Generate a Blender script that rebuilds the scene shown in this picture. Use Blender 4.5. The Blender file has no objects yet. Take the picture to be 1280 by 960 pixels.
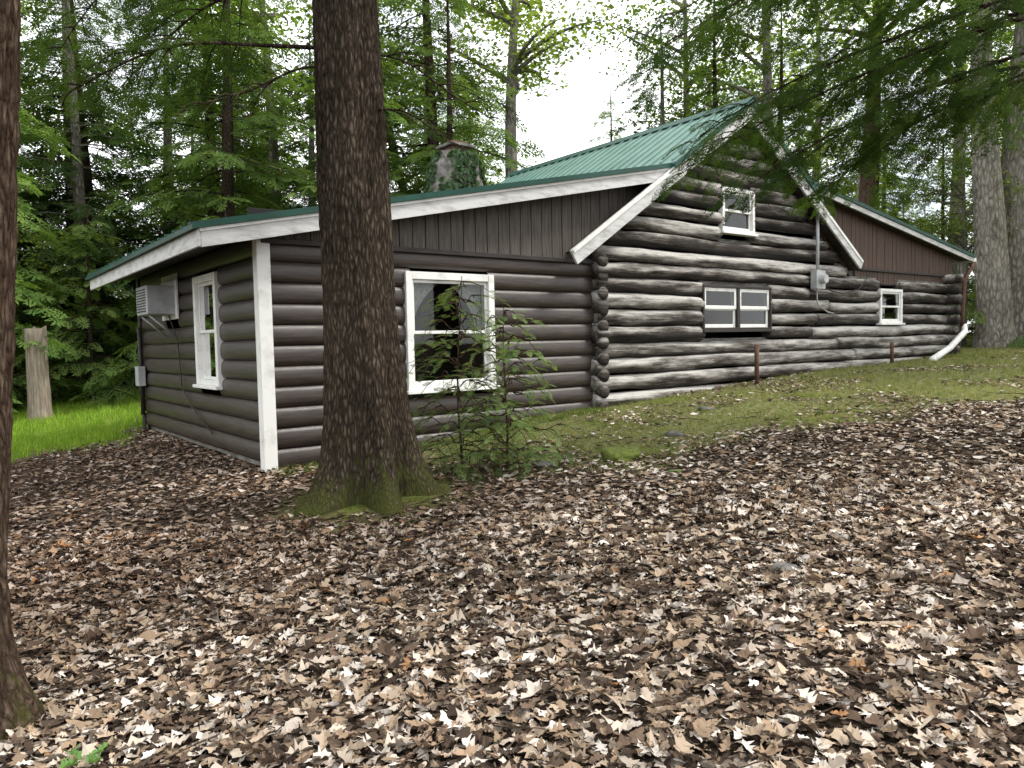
import bpy, math, random
import numpy as np
from mathutils import Vector, Matrix
random.seed(3); rng=np.random.default_rng(7)
D=bpy.data; SC=bpy.context.scene; COL=SC.collection

# ------------------------------------------------------------------ helpers
def hsh(ix,iy,iz):
    h=(ix.astype(np.int64)*374761393+iy.astype(np.int64)*668265263+iz.astype(np.int64)*1274126177)&0xffffffff
    h=((h^(h>>13))*1103515245)&0xffffffff
    h=((h^(h>>16))*2246822519)&0xffffffff
    return ((h^(h>>15))&0xffff)/65535.0
def vn(x,y,z=0.0):
    x,y,z=np.broadcast_arrays(np.asarray(x,float),np.asarray(y,float),np.asarray(z,float))
    fx,fy,fz=np.floor(x),np.floor(y),np.floor(z)
    u,v,w=x-fx,y-fy,z-fz
    u=u*u*(3-2*u);v=v*v*(3-2*v);w=w*w*(3-2*w)
    r=0
    for a in(0,1):
        for b in(0,1):
            for c in(0,1):
                r=r+hsh(fx+a,fy+b,fz+c)*(u if a else 1-u)*(v if b else 1-v)*(w if c else 1-w)
    return r
def ss(a,b,x):
    t=np.clip((x-a)/(b-a),0,1); return t*t*(3-2*t)
def gz(x,y):
    x=np.asarray(x,float);y=np.asarray(y,float)
    z=np.where(x>0,-1.5+1.45*(1-np.exp(-np.maximum(x,0)/14)),-1.5+0.10*np.maximum(x,-4)*(1+np.maximum(x,-4)*0.06))
    far=ss(20,60,np.hypot(x,y))
    return z+0.07*(vn(x*.5,y*.5,3)-.5)+0.03*(vn(x*1.7,y*1.7,9)-.5)+far*.5*(vn(x*.05,y*.05,2)-.7)
def fgrass(x,y):
    n=vn(x*.9,y*.9,5)*.6+vn(x*2.6,y*2.6,6)*.4
    e=y-(5.15-.36*(x-4.1))+2.2*(n-.5)
    m=ss(-.5,.9,e)*ss(3.0,4.3,x)*(1-ss(7.6,9,y)*(1-ss(18,19,x)))
    m=m*np.clip(.40+1.15*vn(x*1.5,y*1.5,11),0,1)
    return m
def lgrass(x,y):
    n=vn(x*.9,y*.9,15)
    return ss(11.2,12.6,y+.25*(x)+1.2*(n-.5))*(1-ss(1.9,2.5,x)*(1-ss(13.2,13.8,y)))*ss(-12,-8,x)*(1-ss(7,9,x))*(1-ss(20,23,y))

def mk(name,V,F,mats,mi=None,col=None,smooth=False,parent=None,link=True):
    me=D.meshes.new(name); V=np.asarray(V,np.float32);F=np.asarray(F,np.int32)
    me.vertices.add(len(V)); me.vertices.foreach_set('co',V.ravel())
    k=F.shape[1]; me.loops.add(F.size); me.loops.foreach_set('vertex_index',F.ravel())
    me.polygons.add(len(F)); me.polygons.foreach_set('loop_start',np.arange(0,F.size,k,dtype=np.int32))
    for m in (mats if isinstance(mats,list) else [mats]): me.materials.append(m)
    if mi is not None: me.polygons.foreach_set('material_index',np.asarray(mi,np.int32))
    me.polygons.foreach_set('use_smooth',np.full(len(F),smooth,dtype=bool))
    if col is not None:
        a=me.color_attributes.new('Col','FLOAT_COLOR','POINT')
        c=np.ones((len(V),4),np.float32); c[:,:3]=col; a.data.foreach_set('color',c.ravel())
    me.update(calc_edges=True)
    if not link: return me
    o=D.objects.new(name,me); COL.objects.link(o)
    if parent: o.parent=parent
    return o
def empty(name):
    o=D.objects.new(name,None); COL.objects.link(o); return o
class Acc:
    def __init__(s): s.V=[];s.F=[];s.C=[];s.M=[];s.n=0
    def add(s,V,F,c=(1,1,1),m=0):
        V=np.asarray(V,float);F=np.asarray(F)
        s.V.append(V);s.F.append(F+s.n);s.n+=len(V)
        C=np.empty((len(V),3));C[:]=c;s.C.append(C);s.M.append(np.full(len(F),m))
    def out(s): return np.concatenate(s.V),np.concatenate(s.F),np.concatenate(s.M),np.concatenate(s.C)
def scat(tv,tf,R,T):
    V=np.einsum('nij,kj->nki',R,tv)+T[:,None,:]
    N,k=V.shape[:2]
    F=(tf[None]+(np.arange(N)*k)[:,None,None]).reshape(-1,tf.shape[1])
    return V.reshape(-1,3),F
def norm(a): return a/np.maximum(np.linalg.norm(a,axis=-1,keepdims=True),1e-9)
def basis(d,up,s):
    d=norm(d); y=norm(np.cross(up,d)); z=np.cross(d,y)
    return np.stack([d,y,z],-1)*np.asarray(s)[:,None,None]
def tube(path,rad,n=6,cap=False,disp=None):
    P=np.asarray(path,float);rad=np.asarray(rad,float)
    T=norm(np.gradient(P,axis=0))
    ref=np.array([0,0,1.]) if abs(T[:,2]).mean()<.75 else np.array([1.,0,0])
    A=norm(np.cross(np.broadcast_to(ref,T.shape),T));B=np.cross(T,A)
    th=np.linspace(0,2*math.pi,n,endpoint=False)
    r=rad[:,None]*np.ones(n) if disp is None else disp(P,rad,th)
    V=P[:,None]+r[...,None]*(np.cos(th)[None,:,None]*A[:,None]+np.sin(th)[None,:,None]*B[:,None])
    m=len(P);i=np.arange(m-1)[:,None]*n;j=np.arange(n)[None];j2=(j+1)%n
    F=np.stack([i+j,i+j2,i+n+j2,i+n+j],-1).reshape(-1,4)
    V=V.reshape(-1,3)
    if cap:
        ex=[]
        for base,c,fl in((0,P[0],1),((m-1)*n,P[-1],0)):
            ci=len(V);V=np.vstack([V,c[None]])
            for q in range(0,n,2):
                f=[ci,base+q,base+(q+1)%n,base+(q+2)%n]
                ex.append(f[::-1] if fl else f)
        F=np.vstack([F,np.array(ex)])
    return V,F

# ------------------------------------------------------------------ materials
def mat(name):
    m=D.materials.new(name);m.use_nodes=True;nt=m.node_tree;nt.nodes.clear()
    o=nt.nodes.new('ShaderNodeOutputMaterial');return m,nt,o
def N(nt,t,**k):
    n=nt.nodes.new(t)
    for a,b in k.items():
        if a in n.inputs: n.inputs[a].default_value=b
        else: setattr(n,a,b)
    return n
def ramp(nt,src,stops):
    r=nt.nodes.new('ShaderNodeValToRGB');e=r.color_ramp.elements
    while len(e)<len(stops): e.new(.5)
    for q,(p,c) in zip(e,stops):
        q.position=p;q.color=(c[0],c[1],c[2],1) if hasattr(c,'__len__') else (c,c,c,1)
    nt.links.new(src,r.inputs[0]);return r.outputs[0]
def mixc(nt,f,a,b,mode='MIX'):
    m=nt.nodes.new('ShaderNodeMix');m.data_type='RGBA';m.blend_type=mode
    for s,v in((m.inputs[0],f),(m.inputs[6],a),(m.inputs[7],b)):
        if isinstance(v,(int,float)): s.default_value=v
        elif isinstance(v,tuple): s.default_value=(*v,1)
        else: nt.links.new(v,s)
    return m.outputs[2]
def mapped(nt,scale,kind='Object'):
    tc=nt.nodes.new('ShaderNodeTexCoord');mp=nt.nodes.new('ShaderNodeMapping');mp.inputs['Scale'].default_value=scale
    nt.links.new(tc.outputs[kind],mp.inputs[0]);return mp.outputs[0]
def noise(nt,vec,s,d=6,r=.6):
    n=N(nt,'ShaderNodeTexNoise',Scale=s,Detail=d,Roughness=r)
    if vec is not None: nt.links.new(vec,n.inputs['Vector'])
    return n.outputs[0]
def bump(nt,h,st,dist=.02):
    b=N(nt,'ShaderNodeBump',Strength=st,Distance=dist);nt.links.new(h,b.inputs['Height']);return b.outputs[0]
def mth_(nt,op,a,b,c=None):
    q=N(nt,'ShaderNodeMath',operation=op)
    for i,v in enumerate((a,b,c)):
        if v is None: continue
        if isinstance(v,(int,float)): q.inputs[i].default_value=v
        else: nt.links.new(v,q.inputs[i])
    return q.outputs[0]
def pbsdf(nt,o,col,rough=.6,nrm=None,spec=.5,metal=0):
    p=nt.nodes.new('ShaderNodeBsdfPrincipled')
    if isinstance(col,tuple): p.inputs['Base Color'].default_value=(*col,1)
    else: nt.links.new(col,p.inputs['Base Color'])
    if isinstance(rough,(int,float)): p.inputs['Roughness'].default_value=rough
    else: nt.links.new(rough,p.inputs['Roughness'])
    p.inputs['Specular IOR Level'].default_value=spec;p.inputs['Metallic'].default_value=metal
    if nrm: nt.links.new(nrm,p.inputs['Normal'])
    nt.links.new(p.outputs[0],o.inputs[0]);return p
def diffuse(nt,o,col,nrm=None):
    p=nt.nodes.new('ShaderNodeBsdfDiffuse');nt.links.new(col,p.inputs[0])
    if nrm: nt.links.new(nrm,p.inputs['Normal'])
    nt.links.new(p.outputs[0],o.inputs[0])
def painted(name,c1,c2,scale=(1,1,1),s=6,rough=.5,b=.2,pos=(.35,.7),spec=.4):
    m,nt,o=mat(name);v=mapped(nt,scale)
    n=noise(nt,v,s,6,.65);c=ramp(nt,n,[(pos[0],c1),(pos[1],c2)])
    n2=noise(nt,v,s*6,3);pbsdf(nt,o,c,rough,bump(nt,n2,b,.01),spec);return m
M_white=painted('white_paint',(.52,.51,.48),(.80,.79,.76),(1,1,1),5,.5,.1,(.25,.5))
M_fascia=painted('fascia_paint',(.36,.35,.34),(.62,.61,.60),(1,1,4),4,.55,.15,(.3,.55))
M_siding=painted('brown_siding',(.020,.013,.011),(.078,.058,.050),(.6,.6,9),5,.38,.25,(.3,.75),.5)
M_plank=painted('brown_plank',(.035,.027,.022),(.15,.128,.11),(14,14,.8),3,.7,.4,(.3,.8))
M_plankR=painted('red_brown_plank',(.042,.024,.018),(.12,.075,.058),(14,14,.8),3,.7,.3,(.3,.8))
M_dark=painted('dark_trim',(.015,.011,.01),(.045,.035,.03),(1,1,4),5,.6,.2)
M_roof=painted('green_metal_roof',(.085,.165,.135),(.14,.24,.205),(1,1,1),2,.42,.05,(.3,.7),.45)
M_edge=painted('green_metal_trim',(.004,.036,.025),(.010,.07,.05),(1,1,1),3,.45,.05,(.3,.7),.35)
M_conc=painted('concrete',(.12,.11,.09),(.34,.32,.28),(1,1,1),5,.85,.5)
M_metal=painted('grey_metal',(.30,.31,.32),(.5,.5,.5),(1,1,1),6,.4,.05)
M_rust=painted('rusty_pipe',(.05,.025,.015),(.16,.08,.05),(1,1,1),14,.8,.3)
M_roomshade=painted('interior_shade',(.012,.011,.01),(.02,.018,.016),(1,1,1),2,.9,0)  # room darkness painted as a near-black colour
M_rock=painted('rock_surface',(.05,.05,.045),(.2,.19,.17),(1,1,1),9,.85,.6)
M_stone=painted('chimney_stone',(.07,.065,.06),(.27,.25,.225),(1,1,1),9,.9,.9)
M_chink=painted('chinking',(.04,.036,.032),(.26,.24,.22),(1,1,6),4,.85,.4)
def bark(name,c1,c2,c3,moss=0,sc=(38,38,9)):
    m,nt,o=mat(name);v=mapped(nt,sc)
    vo=N(nt,'ShaderNodeTexVoronoi',feature='DISTANCE_TO_EDGE',Scale=1.0)
    add=nt.nodes.new('ShaderNodeMixRGB');add.blend_type='ADD';add.inputs[0].default_value=1.0
    nn=N(nt,'ShaderNodeTexNoise',Scale=.9,Detail=3.0);nt.links.new(v,nn.inputs['Vector'])
    nt.links.new(v,add.inputs[1]);nt.links.new(nn.outputs['Color'],add.inputs[2]);nt.links.new(add.outputs[0],vo.inputs['Vector'])
    n=noise(nt,v,1.6,6,.75);nb=noise(nt,mapped(nt,(3,3,1)),1.0,3)
    mul=mth_(nt,'MULTIPLY',vo.outputs[0],1.3)
    m2=mth_(nt,'MULTIPLY_ADD',n,.9,mul);m3=mth_(nt,'MULTIPLY_ADD',nb,.6,m2)
    c=ramp(nt,mth_(nt,'MULTIPLY',m3,.6),[(.36,c1),(.60,c2),(.90,c3)])
    if moss:
        at=N(nt,'ShaderNodeAttribute',attribute_name='Col')
        sp=nt.nodes.new('ShaderNodeSeparateColor');nt.links.new(at.outputs[0],sp.inputs[0])
        nm=noise(nt,mapped(nt,(1,1,.6)),14,5,.75);mm=mth_(nt,'ADD',sp.outputs[1],nm)
        f=ramp(nt,mm,[(.80,0.),(1.15,.8)])
        c=mixc(nt,f,c,(.060,.068,.018))
    diffuse(nt,o,c,bump(nt,m2,1.0,.025));return m
M_bark=bark('hemlock_bark',(.013,.010,.0075),(.062,.048,.036),(.19,.15,.112),1)
M_barkR=bark('red_bark',(.02,.013,.009),(.09,.062,.045),(.20,.145,.11),1)
M_barkG=bark('grey_bark',(.07,.062,.05),(.23,.21,.18),(.40,.37,.33),0,(12,12,4))
def leafmat(name,trans=.45,rand=.35):
    m,nt,o=mat(name);at=N(nt,'ShaderNodeAttribute',attribute_name='Col')
    if trans==0:
        diffuse(nt,o,at.outputs[0]);return m
    oi=nt.nodes.new('ShaderNodeObjectInfo')
    mr=N(nt,'ShaderNodeMapRange');nt.links.new(oi.outputs['Random'],mr.inputs[0]);mr.inputs[3].default_value=1-rand;mr.inputs[4].default_value=1+rand
    hs=nt.nodes.new('ShaderNodeHueSaturation');nt.links.new(at.outputs[0],hs.inputs['Color']);nt.links.new(mr.outputs[0],hs.inputs['Value'])
    p=nt.nodes.new('ShaderNodeBsdfDiffuse');nt.links.new(hs.outputs[0],p.inputs['Color'])
    t=nt.nodes.new('ShaderNodeBsdfTranslucent')
    g=mixc(nt,1.0,hs.outputs[0],(1.4,1.4,.7),'MULTIPLY');nt.links.new(g,t.inputs[0])
    mx=nt.nodes.new('ShaderNodeMixShader');mx.inputs[0].default_value=trans
    nt.links.new(p.outputs[0],mx.inputs[1]);nt.links.new(t.outputs[0],mx.inputs[2]);nt.links.new(mx.outputs[0],o.inputs[0]);return m
M_leaf=leafmat('green_foliage',.5); M_grass=leafmat('grass_blades',.35,.0)
M_dry=leafmat('dry_leaves',0,.0)
# logs
m,nt,o=mat('weathered_logs');M_log=m
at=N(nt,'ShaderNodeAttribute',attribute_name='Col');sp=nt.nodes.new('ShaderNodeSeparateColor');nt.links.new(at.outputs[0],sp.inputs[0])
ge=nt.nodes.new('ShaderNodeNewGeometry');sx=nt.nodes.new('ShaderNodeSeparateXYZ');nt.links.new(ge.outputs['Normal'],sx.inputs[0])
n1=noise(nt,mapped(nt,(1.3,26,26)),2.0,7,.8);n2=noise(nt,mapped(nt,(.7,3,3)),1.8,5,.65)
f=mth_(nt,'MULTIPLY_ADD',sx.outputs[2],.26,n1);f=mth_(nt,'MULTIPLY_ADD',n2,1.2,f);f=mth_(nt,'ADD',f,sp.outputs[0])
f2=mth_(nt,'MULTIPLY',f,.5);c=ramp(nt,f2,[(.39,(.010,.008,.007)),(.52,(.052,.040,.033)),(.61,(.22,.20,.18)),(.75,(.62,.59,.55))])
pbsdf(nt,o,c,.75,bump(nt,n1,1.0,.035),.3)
# glass
m,nt,o=mat('window_glass');M_glass=m
gl=N(nt,'ShaderNodeBsdfGlossy',Roughness=.02);gl.inputs[0].default_value=(1,1,1,1)
tr=nt.nodes.new('ShaderNodeBsdfTransparent');tr.inputs[0].default_value=(.8,.85,.82,1)
fr=N(nt,'ShaderNodeFresnel',IOR=1.45);mx=nt.nodes.new('ShaderNodeMixShader');nt.links.new(fr.outputs[0],mx.inputs[0]);nt.links.new(tr.outputs[0],mx.inputs[1]);nt.links.new(gl.outputs[0],mx.inputs[2]);nt.links.new(mx.outputs[0],o.inputs[0])
M_curt=painted('curtain_cloth',(.28,.27,.25),(.48,.47,.45),(1,1,1),20,.9,.1)
# ground
m,nt,o=mat('forest_floor');M_ground=m
at=N(nt,'ShaderNodeAttribute',attribute_name='Col');sp=nt.nodes.new('ShaderNodeSeparateColor');nt.links.new(at.outputs[0],sp.inputs[0])
v=mapped(nt,(1,1,1));nd=N(nt,'ShaderNodeTexNoise',Scale=14.0,Detail=3.0);nt.links.new(v,nd.inputs['Vector'])
vm=nt.nodes.new('ShaderNodeMixRGB');vm.inputs[0].default_value=.08;nt.links.new(v,vm.inputs[1]);nt.links.new(nd.outputs['Color'],vm.inputs[2])
vo=N(nt,'ShaderNodeTexVoronoi',Scale=30.0);nt.links.new(vm.outputs[0],vo.inputs['Vector'])
sc_=nt.nodes.new('ShaderNodeSeparateColor');nt.links.new(vo.outputs['Color'],sc_.inputs[0])
lit=ramp(nt,sc_.outputs[0],[(0,(.015,.011,.008)),(.45,(.055,.040,.030)),(.75,(.15,.112,.082)),(1,(.32,.26,.21))])
nf=noise(nt,v,50,5,.7);lit=mixc(nt,.8,lit,ramp(nt,nf,[(.3,.25),(.7,1.)]),'MULTIPLY')
soil=ramp(nt,noise(nt,v,18,6,.7),[(.3,(.02,.013,.010)),(.7,(.10,.07,.052))])
ngr=noise(nt,v,25,6,.75);gc=ramp(nt,ngr,[(.3,(.06,.065,.022)),(.5,(.15,.16,.055)),(.68,(.38,.35,.23))])
mossc=ramp(nt,noise(nt,v,30,6,.7),[(.3,(.05,.065,.012)),(.7,(.18,.22,.045))])
cc=mixc(nt,sp.outputs[2],lit,soil);cc=mixc(nt,sp.outputs[0],cc,gc)
cc=mixc(nt,sp.outputs[1],cc,mossc)
bb=mth_(nt,'ADD',vo.outputs['Distance'],nf)
diffuse(nt,o,cc,bump(nt,bb,.8,.03))

# ------------------------------------------------------------------ world & sun
S=Vector((.46,-.36,.81)).normalized()
w=D.worlds.new('World');SC.world=w;w.use_nodes=True;nt=w.node_tree;nt.nodes.clear()
wo=nt.nodes.new('ShaderNodeOutputWorld');bg=nt.nodes.new('ShaderNodeBackground');sky=nt.nodes.new('ShaderNodeTexSky')
sky.sky_type='NISHITA';sky.sun_disc=False;sky.sun_elevation=math.asin(S.z);sky.sun_rotation=math.atan2(S.x,S.y);sky.air_density=1.0;sky.dust_density=2.0
tc=nt.nodes.new('ShaderNodeTexCoord');cn=N(nt,'ShaderNodeTexNoise',Scale=3.0,Detail=7.0,Roughness=.6);nt.links.new(tc.outputs['Generated'],cn.inputs['Vector'])
cf=ramp(nt,cn.outputs[0],[(.36,.25),(.52,1.0)])
skc=mixc(nt,cf,sky.outputs[0],(16.5,16.8,17.0))
nt.links.new(skc,bg.inputs[0]);bg.inputs[1].default_value=.15;nt.links.new(bg.outputs[0],wo.inputs[0])
sl=D.lights.new('sun','SUN');sl.energy=3.8;sl.angle=math.radians(11);sl.color=(1,.97,.90)
so=D.objects.new('sun',sl);COL.objects.link(so);so.rotation_euler=S.to_track_quat('Z','Y').to_euler()
SC.view_settings.view_transform='Standard';SC.view_settings.look='None';SC.view_settings.exposure=0

# ------------------------------------------------------------------ camera
yaw=math.atan2(.794,.608);pit=math.radians(3.16)
fw=Vector((math.cos(yaw)*math.cos(pit),math.sin(yaw)*math.cos(pit),-math.sin(pit)))
rt=Vector((math.sin(yaw),-math.cos(yaw),0));up=rt.cross(fw)
a=.021;r2=rt*math.cos(a)-up*math.sin(a);u2=up*math.cos(a)+rt*math.sin(a)
cd=D.cameras.new('camera');cd.sensor_width=36;cd.lens=26.5;cd.clip_end=2000;cd.clip_start=.05
co=D.objects.new('camera',cd);COL.objects.link(co)
co.matrix_world=Matrix(((r2.x,u2.x,-fw.x,0),(r2.y,u2.y,-fw.y,0),(r2.z,u2.z,-fw.z,0),(0,0,0,1)))
SC.camera=co

# ------------------------------------------------------------------ ground
gx=np.concatenate([-np.geomspace(400,8,26),np.arange(-7.5,26,.13),np.geomspace(26.5,400,26)])
gy=np.concatenate([-np.geomspace(400,6,26),np.arange(-5.5,24,.13),np.geomspace(24.5,400,26)])
X,Y=np.meshgrid(gx,gy);x=X.ravel();y=Y.ravel();z=gz(x,y)
fg=np.maximum(fgrass(x,y),lgrass(x,y))
TB=(2.78,5.55)
dt=np.hypot(x-TB[0],y-TB[1])
moss=np.clip(ss(1.1,.3,dt)*1.1*vn(x*4,y*4,1)+ss(.55,.15,np.hypot(x-5.1,y-5.0))*1.5*vn(x*7,y*7,2),0,1)
moss=np.maximum(moss,.8*fgrass(x,y)*ss(.55,.75,vn(x*1.1,y*1.1,31)))
soil=np.clip(ss(6.5,11,y)*ss(3,1,x)*.9+ss(2.2,.6,dt)*.7,0,1)*ss(.2,.6,vn(x*2,y*2,8)+.2)
z=z+.05*ss(.9,.3,dt)
nx=len(gx);ny=len(gy);i=np.arange(ny-1)[:,None]*nx;j=np.arange(nx-1)[None]
F=np.stack([i+j,i+j+1,i+nx+j+1,i+nx+j],-1).reshape(-1,4)
mk('ground',np.stack([x,y,z],-1),F,M_ground,col=np.stack([fg,moss,soil],-1),smooth=True)

# ------------------------------------------------------------------ leaf litter
def oak(widths,curl,fold,tw,sd):
    n=len(widths);V=[];r=random.Random(sd);bend=r.uniform(-.28,.28)
    for i,wd in enumerate(widths):
        t=i/(n-1)-.5;zc=curl*(t*t*4)+r.uniform(-.02,.02);a=tw*t;yc=bend*(t*t-.2)
        for s in(-1,0,1):
            wj=wd*(r.uniform(.55,1.25) if s else 1)
            yy=yc+s*wj*.5;zz=abs(s)*wj*fold*(1+r.uniform(-.6,.6))
            V.append((t+(r.uniform(-.02,.09)*abs(s)),yy*math.cos(a)-zz*math.sin(a),zc+yy*math.sin(a)+zz*math.cos(a)))
    F=[]
    for i in range(n-1):
        b=i*3;F+= [(b,b+1,b+4,b+3),(b+1,b+2,b+5,b+4)]
    return np.array(V),np.array(F)
W1=[.02,.05,.30,.18,.50,.26,.62,.32,.50,.26,.08];W2=[.04,.34,.58,.46,.05];W3=[.02,.16,.34,.50,.58,.58,.52,.42,.30,.16,.02]
T1=[oak([q*random.uniform(.8,1.2) for q in (W1 if k%3 else W3)],random.uniform(-.05,.28),random.uniform(-.1,.5),random.uniform(-1.0,1.0),k) for k in range(24)]
T2=[oak([q*random.uniform(.8,1.1) for q in W2],random.uniform(0,.25),random.uniform(-.1,.4),random.uniform(-1,1),k) for k in range(12)]
pal=np.array([(.32,.25,.185),(.42,.355,.29),(.54,.485,.43),(.20,.145,.10),(.11,.077,.056),(.048,.035,.027),(.26,.185,.125),(.32,.18,.09),(.36,.31,.265)])
pw=np.array([.17,.14,.09,.15,.15,.13,.10,.008,.08]);pw/=pw.sum()
acc=Acc()
def litter(n,xr,yr,tmpl,smin,smax,cond,lift=.025,pwr=1.5,dk=1.0):
    x=rng.uniform(*xr,n);y=rng.uniform(*yr,n)
    d=.608*x+.794*y;r=.794*x-.608*y
    k=cond(x,y,d,r);x,y=x[k],y[k]
    keep=rng.random(len(x))>.9*np.maximum(fgrass(x,y)*1.1,lgrass(x,y))
    keep&=~((x>2.6)&(x<18)&(y>7.5)&(y<13)); keep&=np.hypot(x-TB[0],y-TB[1])>.33
    sparse=ss(7,11,y)*ss(3,1,x)*.5;keep&=rng.random(len(x))>sparse
    x,y=x[keep],y[keep];n=len(x)
    yawa=rng.uniform(0,2*math.pi,n);tilt=rng.normal(0,.17,n)
    d=np.stack([np.cos(yawa),np.sin(yawa),tilt],-1)
    upv=norm(np.stack([rng.normal(0,.24,n),rng.normal(0,.24,n),np.where(rng.random(n)<.5,1,-1)*np.ones(n)],-1))
    sz=smin+(smax-smin)*rng.random(n)**pwr
    R=basis(d,upv,sz);T=np.stack([x,y,gz(x,y)+rng.uniform(.004,lift,n)],-1)
    idx=rng.integers(0,len(tmpl),n)
    tone=vn(x*1.3,y*1.3,21)*.6+vn(x*.45,y*.45,44)*.5
    for q,(tv,tf) in enumerate(tmpl):
        s=idx==q;c=pal[rng.choice(len(pal),s.sum(),p=pw)]*rng.uniform(.7,1.15,(s.sum(),1))*(.62+.68*tone[s])[:,None]*dk
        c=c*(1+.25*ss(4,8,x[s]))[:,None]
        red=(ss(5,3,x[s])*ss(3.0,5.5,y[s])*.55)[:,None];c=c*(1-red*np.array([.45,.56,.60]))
        V,F=scat(tv,tf,R[s],T[s]);acc.add(V,F,np.repeat(c,len(tv),0))
litter(95000,(-3,9),(-3,8),T1,.035,.120,lambda x,y,d,r:(d>.9)&(d<5.6)&(abs(r)<.78*d+.5),.03)
litter(90000,(-3,9),(-3,8),T2,.015,.045,lambda x,y,d,r:(d>.9)&(d<4.6)&(abs(r)<.78*d+.5),.012,1,.8)
litter(175000,(-3,22),(-4,13),T2,.045,.11,lambda x,y,d,r:(d>=5.4)&(d<16)&(abs(r)<.80*d+.6))
litter(18000,(-8,24),(-8,16),T2,.07,.13,lambda x,y,d,r:~((d>.9)&(abs(r)<.78*d+.5)))
V,F,_,C=acc.out();mk('fallen_leaves',V,F,M_dry,col=C)
# twigs on the ground
acc=Acc()
for k in range(240):
    d=random.uniform(1.9,9);t=random.uniform(-.7,.7);x0=d*(.608+.794*t);y0=d*(.794-.608*t)
    L=random.uniform(.12,.6);an=random.uniform(0,6.28);b=random.uniform(-.5,.5)
    if y0>7.2 and x0>2.4: continue
    P=[(x0+L*s*math.cos(an+b*s),y0+L*s*math.sin(an+b*s)) for s in np.linspace(0,1,6)]
    P=np.array([(p[0],p[1],float(gz(p[0],p[1]))+.03+.02*random.random()) for p in P])
    V,F=tube(P,np.linspace(.005,.002,6)*random.uniform(.6,1.3),4);acc.add(V,F,(0,0,0))
V,F,_,C=acc.out();mk('fallen_twigs',V,F,M_barkR,col=C)

# ------------------------------------------------------------------ grass
def tuft(nb,sd):
    r=random.Random(sd);V=[];F=[]
    for k in range(nb):
        a=r.uniform(0,6.28);l=r.uniform(.5,1);ln=r.uniform(.15,.8);wd=.035;bx,by=r.gauss(0,.25),r.gauss(0,.25)
        dx,dy=math.cos(a),math.sin(a);b=len(V)
        for s in(0,.5,1):
            ww=wd*(1-s*.9);h=l*s*(1-.25*s*ln);o=ln*l*s*s*.7
            V+=[(bx+dx*o-dy*ww,by+dy*o+dx*ww,h),(bx+dx*o+dy*ww,by+dy*o-dx*ww,h)]
        F+=[(b,b+1,b+3,b+2),(b+2,b+3,b+5,b+4)]
    return np.array(V),np.array(F)
TG=[tuft(8,k) for k in range(5)]
acc=Acc()
def grass(n,xr,yr,fn,s0,s1,c0,c1):
    x=rng.uniform(*xr,n);y=rng.uniform(*yr,n);k=rng.random(n)<fn(x,y)
    k&=~((x>2.45)&(x<18.3)&(y>7.4)&(y<13.1));x,y=x[k],y[k];n=len(x)
    an=rng.uniform(0,6.28,n);sz=rng.uniform(s0,s1,n)
    R=basis(np.stack([np.cos(an),np.sin(an),0*an],-1),np.tile([0,0,1.],(n,1)),sz)
    T=np.stack([x,y,gz(x,y)-.004],-1);idx=rng.integers(0,5,n)
    for q,(tv,tf) in enumerate(TG):
        s=idx==q;m=rng.random((s.sum(),1));c=np.array(c0)*(1-m)+np.array(c1)*m
        V,F=scat(tv,tf,R[s],T[s]);acc.add(V,F,np.repeat(c,len(tv),0))
grass(34000,(3,24),(0,7.6),fgrass,.03,.085,(.12,.16,.04),(.38,.36,.18))
grass(22000,(-8,8),(10,24),lgrass,.10,.24,(.15,.28,.03),(.30,.42,.07))
grass(900,(2.6,7),(7.0,7.42),lambda x,y:np.full(len(x),.8),.04,.10,(.06,.11,.02),(.16,.2,.05))
V,F,_,C=acc.out();mk('grass',V,F,M_grass,col=C)

# ------------------------------------------------------------------ log cabin
H=empty('log_cabin')
def box(name,x0,x1,y0,y1,z0,z1,m,parent=H,bev=.004):
    V=[(x,y,z) for x in(x0,x1) for y in(y0,y1) for z in(z0,z1)]
    F=[(0,1,3,2),(4,6,7,5),(0,4,5,1),(2,3,7,6),(0,2,6,4),(1,5,7,3)]
    o=mk(name,V,F,m,parent=parent)
    if bev:
        b=o.modifiers.new('b','BEVEL');b.width=bev;b.segments=1
    return o
def prism(name,poly,y0,y1,m,parent=H):
    n=len(poly);V=[(p[0],y0,p[1]) for p in poly]+[(p[0],y1,p[1]) for p in poly]
    me=D.meshes.new(name);F=[tuple(range(n)),tuple(range(2*n-1,n-1,-1))]+[(i,n+i,n+(i+1)%n,(i+1)%n) for i in range(n)]
    me.from_pydata(V,[],F);me.materials.append(m);me.update()
    o=D.objects.new(name,me);COL.objects.link(o);o.parent=parent;return o
XL,YF,YB=2.64,7.50,12.9
wz=lambda x:1.10+.206*(x-1.99)       # wing roof top line (top of fascia)
gl_=lambda x:3.62-.65*abs(x-10.23)   # gable line
az=lambda x:2.60-.138*(x-11.95)      # annex line
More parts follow.
